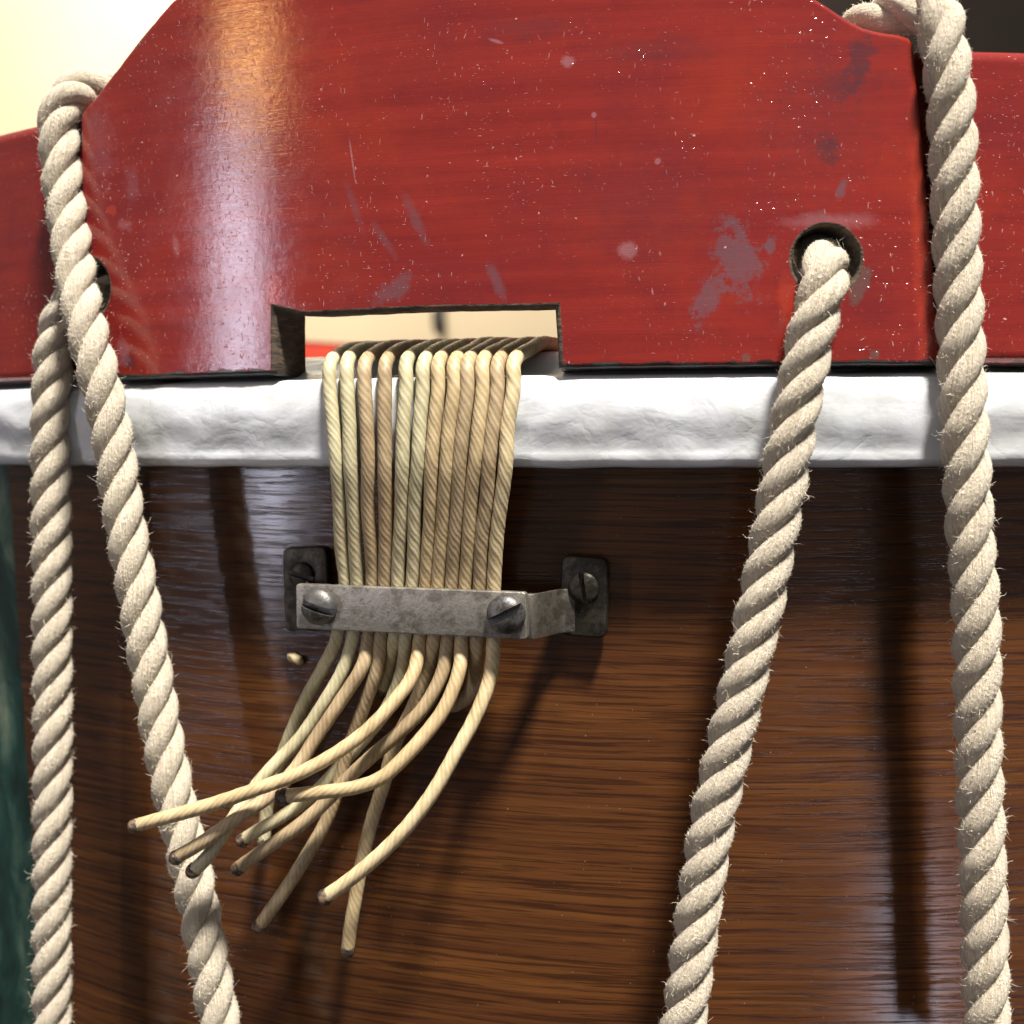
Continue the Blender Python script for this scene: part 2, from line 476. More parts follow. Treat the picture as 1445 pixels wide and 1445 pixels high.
def catmull(pts, step):
    """centripetal-like resampled Catmull-Rom through pts at even spacing"""
    q = [pts[0] * 2 - pts[1]] + list(pts) + [pts[-1] * 2 - pts[-2]]
    out = []
    for i in range(1, len(q) - 2):
        a, b, c, d = q[i - 1], q[i], q[i + 1], q[i + 2]
        n = max(4, int((c - b).length / step * 3))
        ta, tb, tc = max((b - a).length, 1e-6) ** 0.5, max((c - b).length, 1e-6) ** 0.5, max((d - c).length, 1e-6) ** 0.5
        m1 = ((b - a) / ta - (c - a) / (ta + tb) + (c - b) / tb) * tb
        m2 = ((c - b) / tb - (d - b) / (tb + tc) + (d - c) / tc) * tb
        for k in range(n):
            t = k / n
            t2, t3 = t * t, t * t * t
            out.append(b * (2 * t3 - 3 * t2 + 1) + m1 * (t3 - 2 * t2 + t) + c * (-2 * t3 + 3 * t2) + m2 * (t3 - t2))
    out.append(pts[-1].copy())
    L = [0]
    for i in range(1, len(out)):
        L.append(L[-1] + (out[i] - out[i - 1]).length)
    n = int(L[-1] / step)
    res, j = [], 0
    for k in range(n + 1):
        s = L[-1] * k / n
        while j < len(L) - 2 and L[j + 1] < s:
            j += 1
        t = (s - L[j]) / max(L[j + 1] - L[j], 1e-9)
        res.append(out[j].lerp(out[j + 1], min(max(t, 0), 1)))
    return res


def frames(pts):
    T = [(pts[min(i + 1, len(pts) - 1)] - pts[max(i - 1, 0)]).normalized() for i in range(len(pts))]
    n = T[0].orthogonal().normalized()
    N = []
    for i, t in enumerate(T):
        n = (n - t * n.dot(t)).normalized()
        N.append(n.copy())
    return T, N, [t.cross(n) for t, n in zip(T, N)]


def sweep(name, pts, rad, sides, cap=True):
    """tube; rad(i, angle) -> radius; uv = (cm along, turns around)"""
    T, N, B = frames(pts)
    V, F, U = [], [], []
    s, S = 0.0, []
    for i, p in enumerate(pts):
        if i:
            s += (p - pts[i - 1]).length * 100
        S.append(s)
        for k in range(sides):
            a = 2 * math.pi * k / sides
            V.append(p + (N[i] * math.cos(a) + B[i] * math.sin(a)) * rad(i, a))
    for i in range(len(pts) - 1):
        for k in range(sides):
            k2 = (k + 1) % sides
            F.append((i * sides + k, i * sides + k2, (i + 1) * sides + k2, (i + 1) * sides + k))
            U.append(((S[i], k / sides), (S[i], (k + 1) / sides), (S[i + 1], (k + 1) / sides), (S[i + 1], k / sides)))
    if cap:
        for i, sg in ((0, -1), (len(pts) - 1, 1)):
            c = len(V)
            V.append(pts[i] + T[i] * sg * rad(i, 0) * 0.25)
            for k in range(sides):
                a, b = i * sides + k, i * sides + (k + 1) % sides
                F.append((c, a, b) if sg > 0 else (c, b, a))
                U.append(((S[i], 0), (S[i], k / sides), (S[i], (k + 1) / sides)))
    return mesh(name, V, F, U)


def plate_on_cylinder(name, contours, r0, r1, bev0, cut=math.radians(0.8), adjust=None):
    """solid plate bent round the drum axis. contours: [(points (theta, z), tags)], outer first
    (counter-clockwise), holes clockwise; theta scaled by r1 while flat. edges rounded by bev."""
    bm = bmesh.new()
    nl = bm.verts.layers.float_vector.new('n')
    SEG = 4
    half = (r1 - r0) / 2
    front_e, back_e = [], []
    for ci, (pts, tags) in enumerate(contours):
        bev = bev0 if ci == 0 else 0.0004
        q = [Vector((t * r1, z)) for t, z in pts]
        n = len(q)
        nor = []
        for i in range(n):
            e1, e2 = (q[i] - q[i - 1]), (q[(i + 1) % n] - q[i])
            n1, n2 = Vector((e1.y, -e1.x)).normalized(), Vector((e2.y, -e2.x)).normalized()
            m = n1 + n2
            m = m.normalized() if m.length > 1e-6 else n1
            nor.append((m, 1 / max(m.dot(n1), 0.5)))
        prof = []
        for k in range(SEG + 1):
            a = math.pi / 2 * (1 - k / SEG)
            prof.append((bev * (1 - math.cos(a)), half - bev + bev * math.sin(a), math.cos(a), math.sin(a)))
        for k in range(SEG + 1):
            a = math.pi / 2 * k / SEG
            prof.append((bev * (1 - math.cos(a)), -(half - bev) - bev * math.sin(a), math.cos(a), -math.sin(a)))
        rings = []
        for ins, wv, co, si in prof:
            ring = []
            for i in range(n):
                m, mi = nor[i]
                v = bm.verts.new((q[i].x - m.x * ins * mi, q[i].y - m.y * ins * mi, wv))
                v[nl] = Vector((m.x * co, m.y * co, si))
                ring.append(v)
            rings.append(ring)
        for a, b in zip(rings, rings[1:]):
            for i in range(n):
                j = (i + 1) % n
                f = bm.faces.new((a[j], a[i], b[i], b[j]))
                f.material_index = tags[i]
                f.normal_update()
        for i in range(n):
            front_e.append(bm.edges.get((rings[0][i], rings[0][(i + 1) % n])))
            back_e.append(bm.edges.get((rings[-1][i], rings[-1][(i + 1) % n])))
    for es, up in ((front_e, 1), (back_e, -1)):
        g = bmesh.ops.triangle_fill(bm, edges=es, use_beauty=True, use_dissolve=False, normal=(0, 0, up))
        for f in g['geom']:
            if isinstance(f, bmesh.types.BMFace):
                f.normal_update()
                if f.normal.z * up < 0:
                    f.normal_flip()
                f.material_index = 0 if up > 0 else 2
    t0 = min(v.co.x for v in bm.verts)
    t1 = max(v.co.x for v in bm.verts)
    x = t0 + cut * r1
    while x < t1:
        bmesh.ops.bisect_plane(bm, geom=bm.verts[:] + bm.edges[:] + bm.faces[:], plane_co=(x, 0, 0), plane_no=(1, 0, 0), dist=1e-7)
        x += cut * r1
    bmesh.ops.triangulate(bm, faces=bm.faces[:])
    ul = bm.loops.layers.uv.new('uv')
    for f in bm.faces:
        for l in f.loops:
            l[ul].uv = (l.vert.co.x * 100, l.vert.co.y * 100)
    normals = []
    bm.verts.index_update()
    rm = (r0 + r1) / 2
    for v in bm.verts:
        th = v.co.x / r1
        if adjust:
            v.co.y += adjust(th, v.co.y, half - v.co.z)
        nn = v[nl]
        e_r, e_t = Vector((math.sin(th), -math.cos(th), 0)), Vector((math.cos(th), math.sin(th), 0))
        normals.append((e_t * nn.x + Vector((0, 0, 1)) * nn.y + e_r * nn.z).normalized())
        v.co = PC(th, v.co.y, rm + v.co.z)
    me = bpy.data.meshes.new(name)
    bm.to_mesh(me)
    bm.free()
    me.polygons.foreach_set('use_smooth', [True] * len(me.polygons))
    me.normals_split_custom_set_from_vertices(normals)
    return me


def dense(pts, step, jit=0.0):
    """subdivide a list of ((theta, z), tag) to even spacing with a little wear"""
    out, tags = [], []
    n = len(pts)
    for i in range(n):
        (a, tg), (b, _) = pts[i], pts[(i + 1) % n]
        A, B = Vector(a), Vector(b)
        L = math.hypot((B.x - A.x) * 0.22, B.y - A.y)
        m = max(1, int(L / step))
        for k in range(m):
            p = A.lerp(B, k / m)
            if k and jit:
                p += Vector((noise.noise((p.x * 150, p.y * 700, 1)) * jit / 0.22, noise.noise((p.x * 150, p.y * 700, 7)) * jit))
            out.append((p.x, p.y))
            tags.append(tg)
    return out, tags


# ------------------------------------------------------------------ the drum
DRUM_BOT = -0.30
drum = empty('drum', (0, 0, DRUM_BOT), 'rope-tensioned drum with red wooden hoop, white skin and brown varnished shell', 'drum')
R_RING, R_CREST, R_IN = 0.2225, 0.2245, 0.2160
R_FL = 0.2237
Z_HB = P(800, 521, R_CREST).z                 # lower edge of the red hoop
Z_LOW = P(1425, 68, R_RING).z                 # top of the low part of the hoop
Z_FB = P(720, 661, R_FL).z                    # lower edge of the skin hoop


def TZ(x, y, r=R_CREST):
    return cyl(P(x, y, r))


# shell: one thick tube with a lower hoop out of view
def tube_shell():
    n = 360
    V, F, U = [], [], []
    zs = [Z_FB + 0.006, Z_FB - 0.004] + [Z_FB - 0.004 - 0.29 * k / 40 for k in range(1, 41)]
    prof = [(RS, z) for z in zs] + [(RS - 0.006, zs[-1]), (RS - 0.006, zs[0])]
    m = len(prof)
    for i in range(n):
        th = -math.pi + 2 * math.pi * i / n
        for r, z in prof:
            V.append(PC(th, z, r))
    for i in range(n):
        j = (i + 1) % n
        u0, u1 = (-math.pi + 2 * math.pi * i / n) * RS * 100, (-math.pi + 2 * math.pi * (i + 1) / n) * RS * 100
        for k in range(m):
            k2 = (k + 1) % m
            F.append((i * m + k, i * m + k2, j * m + k2, j * m + k))
            v0, v1 = prof[k][1] * 100, prof[k2][1] * 100
            U.append(((u0, v0), (u0, v1), (u1, v1), (u1, v0)))
    me = mesh('shell', V, F, U)
    return me


me = tube_shell()
o = under(link('shell', me, None, [M_SHELL]), drum)
me.set_sharp_from_angle(angle=math.radians(40))
tag(o, 'dark brown varnished wooden shell with level grain and a green painted field')

# skin lapped over its flesh hoop, with the drumhead
ZT = 0.0123
prof = []


def flesh_profile():
    z0, z1 = Z_FB, Z_HB - 0.0007
    h = z1 - z0
    pts = [(0.2150, z0 + 0.0006), (0.2205, z0 - 0.0000), (0.2232, z0 + 0.0003), (0.2237, z0 + 0.0012)]
    for k in range(1, 13):
        t = k / 13
        z = z0 + 0.0012 + (h - 0.0024) * t
        # lower lap is flat, upper part swells
        r = 0.2237 + 0.0007 * (3 * min(t / 0.62, 1) ** 2 - 2 * min(t / 0.62, 1) ** 3) - 0.0004 * max(0, (t - 0.62) / 0.38) ** 2
        pts.append((r, z))
    pts += [(0.2238, z1 - 0.0006), (0.2230, z1 - 0.0001), (0.2205, z1 + 0.0003), (0.2183, z1 + 0.0008), (0.2162, z1 + 0.0018), (0.2148, z1 + 0.0032), (0.2134, ZT - 0.0002), (0.2110, ZT + 0.0001), (0.2, ZT), (0.1, ZT), (0.001, ZT)]
    return pts


prof = flesh_profile()
ths = []
t_ = -math.pi
while t_ < math.pi - 1e-6:
    ths.append(t_)
    t_ += math.radians(0.25 if abs(t_) < 0.75 else 2.0)
V, F = [], []
m = len(prof)
for th in ths:
    s = th * 220
    wave = noise.noise((s * 0.11, 3, 0)) * 2.2 + noise.noise((s * 0.35, 8, 0)) * 1.1
    for k, (r, z) in enumerate(prof):
        dr = dz = 0
        if 1 < k < 20:
            mid = 1 if 3 < k < 18 else 0.35
            zz = z * 1000 + wave * mid
            dr = (noise.noise((s * 0.22, zz * 0.32, 0)) * 0.00026 + noise.noise((s * 0.7, zz * 0.7, 5)) * 0.00005) * mid
            # ragged step where the lapped skin ends
            t = (zz - prof[3][1] * 1000) / ((prof[16][1] - prof[3][1]) * 1000)
            dr += 0.00022 * (1 / (1 + math.exp(-(t - 0.45) * 12))) * mid - 0.00018 * mid
        if k <= 3:
            dz = noise.noise((s * 0.15, 40, 0)) * 0.00022
        V.append(PC(th, z + dz, min(r + dr, 0.2247)))
n = len(ths)
for i in range(n):
    j = (i + 1) % n
    for k in range(m - 1):
        F.append((i * m + k, j * m + k, j * m + k + 1, i * m + k + 1))
me = mesh('flesh_hoop', V, F)
o = under(link('flesh_hoop', me, None, [M_SKIN]), drum)
tag(o, 'white calfskin lapped over the hoop under the red rim')


# red counterhoop: low ring behind and a thick crest in front
def hole_pts(th, z, r, n=40, sq=1.0):
    rr = [r * (1 + 0.05 * noise.noise((math.cos(2 * math.pi * k / n) * 2.2, math.sin(2 * math.pi * k / n) * 2.2, r * 1e4))) for k in range(n)]
    return [(th - rr[k] * math.cos(2 * math.pi * k / n) / 0.2235 * sq, z + rr[k] * math.sin(2 * math.pi * k / n)) for k in range(n)]


HL, HR = TZ(123, 408), TZ(1166, 366)
HOLE_R = 0.0041
EL_T, EL_B = TZ(112, 165)[0], TZ(140, 535)[0]          # left edge of the crest, top and bottom
ER_T, ER_B = TZ(1291, 60)[0], TZ(1332, 515)[0]
crest = []


def add(x, y, tg=0, r=R_CREST):
    t, z = TZ(x, y, r)
    crest.append(((t, z), tg))


crest.append(((EL_B, Z_HB), 0))
gl, gr = TZ(388, 500)[0], TZ(788, 500)[0]
zg = TZ(590, 439)[1]
crest.append(((gl, Z_HB), 1))
crest.append(((gl + 0.0006, TZ(390, 437)[1]), 1))
crest.append(((gl + 0.02, TZ(440, 446)[1]), 1))
crest.append(((0.5 * (gl + gr), zg), 1))
crest.append(((gr - 0.002, TZ(786, 435)[1]), 1))
crest.append(((gr, Z_HB), 0))
crest.append(((ER_B, Z_HB + 0.0002), 0))
crest.append(((ER_T, TZ(1291, 62)[1]), 0))
for x, y in ((1284, 52), (1268, 47), (1245, 44), (1220, 38), (1190, 22), (1150, -4), (1100, -36), (1040, -62), (960, -76), (800, -84), (600, -84), (450, -80), (350, -66), (290, -40), (240, 2), (200, 49), (160, 101), (131, 139), (120, 150)):
    add(x, y)
crest.append(((EL_T, TZ(112, 163)[1]), 0))
# half round notch where the left rope hole cuts the edge
arc = []
for k in range(0, 17):
    a = math.radians(105 - 210 * k / 16)
    arc.append((HL[0] + HOLE_R * math.cos(a) / R_CREST, HL[1] + HOLE_R * math.sin(a)))
for a in arc:
    crest.append((a, 1))
crest[-1] = (arc[-1], 0)
cp, ct = dense(crest, 0.0011, 0.00010)
hp = hole_pts(HR[0], HR[1], HOLE_R)
me = plate_on_cylinder('hoop_crest', [(cp, ct), (hp, [1] * len(hp))], R_IN, R_CREST, 0.0007,
                       adjust=lambda th, y, dep: dep * 0.09 if gl - 0.001 < th < gr + 0.001 and Z_HB + 0.004 < y < zg + 0.0012 else 0.0)
o = under(link('hoop_crest', me, None, [M_RED, M_CUT, M_IN], smooth=False), drum)
tag(o, 'raised crest of the red hoop with snare gate and rope hole')

ring = []
ov = 0.055
a0, a1 = (ER_B + ER_T) / 2 - 0.03, 2 * math.pi + EL_T + ov          # from inside the crest's right end round to its left end
zfar = 0.0585 * 1.0
nst = 120
for k in range(nst + 1):
    ring.append(((a0 + (a1 - a0) * k / nst, Z_HB + 0.0003), 0))
for k in range(nst, -1, -1):
    a = a0 + (a1 - a0) * k / nst
    ring.append(((a, Z_LOW), 0))
rp, rt = dense(ring, 0.004)
hp = hole_pts(HL[0] + 2 * math.pi, HL[1], HOLE_R + 0.0001)
me = plate_on_cylinder('counterhoop', [(rp, rt), (hp, [1] * len(hp))], R_IN + 0.0002, R_RING, 0.0018, math.radians(1.5))
o = under(link('counterhoop', me, None, [M_RED, M_CUT, M_IN], smooth=False), drum)
tag(o, 'low red painted ring of the hoop')


# ------------------------------------------------------------------ ropes
ROPE_A, ROPE_H, PITCH = 0.00150, 0.00138, 0.0146


def make_rope(pts, label, turn):
    c = catmull(pts, 0.00045)
    # small hand-laid irregularities
    c = [p + Vector((noise.noise((i * 0.012, turn, 0)), noise.noise((i * 0.012, turn, 5)), 0)) * 0.00035 for i, p in enumerate(c)]
    T, N, B = frames(c)
    root = empty('rope', c[-1], label, 'rope', 'laced hemp ropes of the drum')
    fib_src = []
    for k in range(3):
        line, s = [], 0
        for i, p in enumerate(c):
            if i:
                s += (p - c[i - 1]).length
            a = 2 * math.pi * (s / PITCH + k / 3 + 0.02 * noise.noise((s * 60, 2, turn))) + turn
            h = ROPE_H * (1 + 0.05 * noise.noise((s * 150, k, turn)))
            line.append(p + (N[i] * math.cos(a) + B[i] * math.sin(a)) * h)

        def rad(i, a, k=k):
            return ROPE_A * (1 + 0.05 * noise.noise((i * 0.05, math.cos(a) * 1.2 + k * 9, math.sin(a) * 1.2)) + 0.05 * noise.noise((i * 0.35, math.cos(a) * 3, math.sin(a) * 3 + k)) + 0.03 * noise.noise((i * 0.9, math.cos(a) * 5, math.sin(a) * 5 + k)))
        me = sweep('strand', line, rad, 16)
        under(link('strand', me, None, [M_ROPE]), root)
        fib_src.append((line, me))
    V, F = [], []
    for line, me in fib_src:
        n = len(line)
        for q in range(int(n * 42)):
            i = random.randrange(2, n - 2)
            t = (line[i + 1] - line[i - 1]).normalized()
            a = random.random() * 2 * math.pi
            e1 = t.orthogonal().normalized()
            e2 = t.cross(e1)
            nn = e1 * math.cos(a) + e2 * math.sin(a)
            if nn.dot((line[i] - c[i]).normalized()) < -0.25:
                continue
            tt = t.cross(nn)
            p0 = line[i] + nn * ROPE_A * 0.97
            far = random.random() < 0.05                     # a few long strays among the nap
            L = random.uniform(0.0006, 0.0018) if far else random.uniform(0.00015, 0.00055)
            d = (nn * random.uniform(0.25, 0.9) + t * random.gauss(0, 0.9) + tt * random.gauss(0, 0.7)).normalized()
            w_ = random.uniform(0.000014, 0.000030)
            b = len(V)
            mid = p0 + d * L * 0.55
            bend_ = (d + t * random.gauss(0, 0.5) + tt * random.gauss(0, 0.5)).normalized()
            s1_ = d.orthogonal().normalized() * w_
            s2_ = d.cross(s1_)
            V.extend((p0 + s1_, p0 - s1_ * 0.5 + s2_ * 0.87, p0 - s1_ * 0.5 - s2_ * 0.87))
            if far:
                V.extend((mid + s1_ * 0.8, mid - s1_ * 0.4 + s2_ * 0.7, mid - s1_ * 0.4 - s2_ * 0.7, mid + bend_ * L * 0.45))
                F.extend(((b, b + 1, b + 4, b + 3), (b + 1, b + 2, b + 5, b + 4), (b + 2, b, b + 3, b + 5), (b + 3, b + 4, b + 6), (b + 4, b + 5, b + 6), (b + 5, b + 3, b + 6)))
            else:
                V.append(p0 + d * L)
                F.extend(((b, b + 1, b + 3), (b + 1, b + 2, b + 3), (b + 2, b, b + 3)))
    me = mesh('loose_fibres', V, F)
    f = under(link('loose_fibres', me, None, [M_FIB]), root)
    f['kind'] = 'stuff'
    return root


RR = 0.0028
ZTOP = Z_LOW + RR + 0.0001


def behind(th, z, r=R_IN - RR - 0.0004):
    return PC(th, z, r)


# left rope: up the front, over the rim, down inside and out of the left hole
Lf = [(332, 1560), (309, 1445), (271, 1231), (239, 1080), (206, 900), (175, 733), (155, 600), (140, 533), (119, 450), (103, 365), (92, 280), (85, 210), (83, 172)]
rl = [0.2260, 0.2262, 0.2266, 0.2269, 0.2272, 0.2276, 0.2282, 0.2288, 0.2288, 0.2272, 0.2260, 0.2256, 0.2255]
pts = [P(x, y, r) for (x, y), r in zip(Lf, rl)]
tl = cyl(pts[-1])[0]
pts += [PC(tl + 0.006, ZTOP - 0.0005, 0.2238), PC(tl + 0.020, ZTOP + 0.0004, 0.2195), PC(tl + 0.037, ZTOP - 0.0022, 0.2145),
        behind(tl + 0.050, Z_LOW - 0.009), behind(tl + 0.057, HL[1] + 0.012), PC(HL[0] - 0.001, HL[1] + 0.003, 0.2150), PC(HL[0] - 0.004, HL[1] - 0.0005, 0.2200)]
Lh = [(98, 428, 0.2247), (80, 470, 0.2254), (73, 520, 0.2257), (70, 600, 0.2258), (71, 800, 0.2258), (72, 1000, 0.2258), (73, 1200, 0.2258), (74, 1445, 0.2258), (75, 1560, 0.2258)]
pts += [P(*q) for q in Lh]
make_rope(pts, 'hemp rope looped over the rim beside the crest, one leg crossed by snare tails', 0.4)

Rf = [(1397, 1560), (1393, 1445), (1385, 1190), (1378, 1038), (1375, 866), (1367, 733), (1362, 600), (1358, 500), (1353, 400), (1348, 300), (1344, 220), (1340, 140), (1334, 85)]
rl = [0.2262] * 4 + [0.2264] * 3 + [0.2260, 0.2258, 0.2257, 0.2256, 0.2256, 0.2256]
pts = [P(x, y, r) for (x, y), r in zip(Rf, rl)]
tr = cyl(pts[-1])[0]
pts += [PC(tr - 0.004, ZTOP + 0.0004, 0.2240), PC(tr - 0.018, ZTOP + 0.0022, 0.2195), PC(tr - 0.036, ZTOP + 0.0006, 0.2145),
        behind(tr - 0.056, Z_LOW - 0.009), behind(tr - 0.072, HR[1] + 0.011), PC(HR[0] + 0.002, HR[1] + 0.003, 0.2150), PC(HR[0] + 0.001, HR[1] + 0.0008, 0.2200)]
Rh = [(1165, 385, 0.2262), (1156, 430, 0.2276), (1146, 466, 0.2277), (1134, 533, 0.2276), (1121, 600, 0.2274), (1109, 666, 0.2272), (1097, 733, 0.2271), (1070, 866, 0.2268), (1031, 1038, 0.2264), (999, 1190, 0.2262), (963, 1445, 0.2260), (946, 1560, 0.2260)]
pts += [P(*q) for q in Rh]
make_rope(pts, 'hemp rope coming out of the round hole in the red crest', 2.1)

# ------------------------------------------------------------------ snare clamp
TC = cyl(P(590, 862, RS))[0]
NRM, TAN, ZUP = Vector((math.sin(TC), -math.cos(TC), 0)), Vector((math.cos(TC), math.sin(TC), 0)), Vector((0, 0, 1))


def Q(x, y, wv):
    """photo pixel -> point on the plane tangent to the shell at the clamp, wv metres proud of it"""
    d = ray(x, y)
    return CAM + d * ((RS + wv - CAM.dot(NRM)) / d.dot(NRM))


def loc2(p):
    return p.dot(TAN), p.z, p.dot(NRM) - RS


def glob(u, v, wv):
    return TAN * u + ZUP * v + NRM * (RS + wv)


clamp = empty('snare_clamp', glob(*loc2(Q(590, 862, 0))), 'small tarnished metal clamp bar screwed to the shell, gripping the gut strands', 'clamp')


def prism(name, corners, w0, w1, bev, mats, rnd=0.0, seg=3):
    """flat plate from pixel corners (clockwise from top left at depth w1), rounded corners and edges"""
    q = [loc2(Q(x, y, w1))[:2] for x, y in corners]
    pts = []
    n = len(q)
    if rnd:
        for i in range(n):
            a, b, c = Vector(q[i - 1]), Vector(q[i]), Vector(q[(i + 1) % n])
            d1, d2 = (a - b).normalized() * rnd, (c - b).normalized() * rnd
            for k in range(5):
                t = k / 4
                pts.append((b + d1) * (1 - t) ** 2 + b * 2 * t * (1 - t) + (b + d2) * t * t)
    else:
        pts = [Vector(p) for p in q]
    bm = bmesh.new()
    vs = [bm.verts.new(glob(p.x, p.y, w1)) for p in pts]
    f = bm.faces.new(vs)
    f.normal_update()
    if f.normal.dot(NRM) < 0:
        f.normal_flip()
    ex = bmesh.ops.extrude_face_region(bm, geom=[f])
    bmesh.ops.translate(bm, verts=[v for v in ex['geom'] if isinstance(v, bmesh.types.BMVert)], vec=NRM * (w0 - w1))
    bmesh.ops.recalc_face_normals(bm, faces=bm.faces[:])
    ed = [e for e in bm.edges if len(e.link_faces) == 2 and e.calc_face_angle() > 0.9]
    bmesh.ops.bevel(bm, geom=ed, offset=bev, segments=seg, profile=0.5, affect='EDGES', clamp_overlap=True)
    me = bpy.data.meshes.new(name)
    bm.to_mesh(me)
    bm.free()
    o = under(link(name, me, None, mats), clamp)
    me.set_sharp_from_angle(angle=math.radians(45))
    return o


def screw(x, y, wv, r, hgt, ang, slot, mats, name):
    """domed head with a real slot"""
    u0, v0, _ = loc2(Q(x, y, wv + hgt * 0.6))
    sw, n, m = slot / 2, 26, 22
    cols = sorted([-math.cos(math.pi * k / n) * 0.999 for k in range(n + 1)] + [-sw / r * 1.001, -sw / r * 0.96, sw / r * 0.96, sw / r * 1.001])
    V, F = [], []
    for cx in cols:
        ext = math.sqrt(max(1 - cx * cx, 0))
        for k in range(m + 1):
            cy = -math.cos(math.pi * k / m) * ext
            rr = math.hypot(cx, cy)
            z = hgt * (0.32 + 0.68 * math.sqrt(max(1 - (rr * 0.995) ** 2.3, 0)))
            if abs(cx) < sw / r * 0.98:
                z = min(z, hgt * 0.30)
            V.append((cx * r, cy * r, z))
    mm = m + 1
    for i in range(len(cols) - 1):
        for k in range(m):
            F.append((i * mm + k, (i + 1) * mm + k, (i + 1) * mm + k + 1, i * mm + k + 1))
    # skirt down to the plate
    rim = [i * mm for i in range(len(cols))] + [i * mm + m for i in range(len(cols) - 1, -1, -1)]
    b = len(V)
    for i in rim:
        V.append((V[i][0], V[i][1], -0.0002))
    for k in range(len(rim)):
        k2 = (k + 1) % len(rim)
        F.append((rim[k], b + k, b + k2, rim[k2]))
    ca, sa = math.cos(ang), math.sin(ang)
    W = [glob(u0 + X * ca - Y * sa, v0 + X * sa + Y * ca, wv + Z) for X, Y, Z in V]
    me = mesh(name, W, F)
    o = under(link(name, me, None, mats), clamp)
    me.set_sharp_from_angle(angle=math.radians(40))
    return o


prism('base_plate', [(398, 773), (460, 771), (466, 888), (402, 892)], -0.0006, 0.0013, 0.0003, [M_DARKM], 0.0012)
prism('base_plate', [(793, 783), (857, 788), (855, 902), (788, 896)], -0.0006, 0.0013, 0.0003, [M_DARKM], 0.0012)


# bent strap between the two base plates
def strap():
    ul, ur = loc2(Q(436, 850, 0.001))[0], loc2(Q(815, 870, 0.001))[0]
    A, Bq = loc2(Q(425, 827, 0.0074)), loc2(Q(742, 838, 0.0074))
    yt = lambda u: A[1] + (u - A[0]) * (Bq[1] - A[1]) / (Bq[0] - A[0])
    hh = 0.0058
    b0, b1 = loc2(Q(432, 850, 0.0035))[0], loc2(Q(704, 870, 0.0035))[0]
    b2 = loc2(Q(752, 870, 0.0066))[0]
    path = [(ul, 0.0010), (ul + 0.0004, 0.0016), (b0 + 0.0002, 0.0034), (b0 + 0.0014, 0.0047)]
    path += [(b0 + 0.0014 + (b1 - b0 - 0.0014) * k / 8, 0.0047) for k in range(1, 9)]
    path += [(b1 + 0.0008, 0.0056), (b1 + 0.0018, 0.0065), (b1 + 0.003, 0.0066), (b2, 0.0066)]
    for k in range(1, 11):
        t = k / 10
        path.append((b2 + (ur - b2) * 0.68 * t, 0.0066 - 0.0059 * (3 * t * t - 2 * t ** 3)))
    path.append((ur, 0.0002))
    V, F = [], []
    th = 0.0009
    for i, (u, wv) in enumerate(path):
        top = yt(u)
        for v, dw in ((top, 0), (top, th), (top - 0.0002, th + 0.0001), (top - hh + 0.0002, th + 0.0001), (top - hh, th), (top - hh, 0)):
            V.append(glob(u, v, wv + dw))
    for i in range(len(path) - 1):
        for k in range(6):
            k2 = (k + 1) % 6
            F.append((i * 6 + k, (i + 1) * 6 + k, (i + 1) * 6 + k2, i * 6 + k2))
    F.append(tuple(range(6)))
    F.append(tuple(len(path) * 6 - 6 + k for k in range(5, -1, -1)))
    me = mesh('strap', V, F)
    o = under(link('strap', me, None, [M_STRAP]), clamp)
    me.set_sharp_from_angle(angle=math.radians(35))


strap()
prism('clamp_bar', [(417, 824), (742, 836), (744, 903), (418, 887)], 0.0077, 0.0089, 0.00018, [M_BAR], 0.0005)
screw(447, 857, 0.0088, 0.00245, 0.0021, math.radians(73), 0.0010, [M_SCREW], 'screw')
screw(712, 868, 0.0088, 0.00250, 0.0021, math.radians(117), 0.0010, [M_SCREW], 'screw')
screw(424, 812, 0.0012, 0.0019, 0.0009, math.radians(75), 0.0007, [M_DARKM], 'screw')
screw(823, 830, 0.0012, 0.0021, 0.0010, math.radians(8), 0.0007, [M_DARKM], 'screw')
# the two bolts that pass through strap and bar
for x in (447, 712):
    a = loc2(Q(x, 862, 0.0055))
    pp = [glob(a[0], a[1], 0.0050 + 0.0034 * k / 3) for k in range(4)]
    under(link('bolt', sweep('bolt', pp, lambda i, a: 0.0011, 14), None, [M_SCREW]), clamp)

# ------------------------------------------------------------------ gut snare strands
bend = [466, 489, 514, 543, 572, 596, 618.5, 641, 660, 680.5, 702, 724]
grip = [486, 505, 524, 543, 562, 581.5, 600, 618, 637, 656.5, 676, 696]
foot = [475, 498, 518.5, 537, 556, 573, 592, 612, 630.5, 650.5, 672.5, 696.5]
RC = RS + 0.0066


def z8(l):
    return [(170 + x / 2.408, 870 + y / 2.408, RS + (w_ + 1.0) / 1000) for x, y, w_ in l]


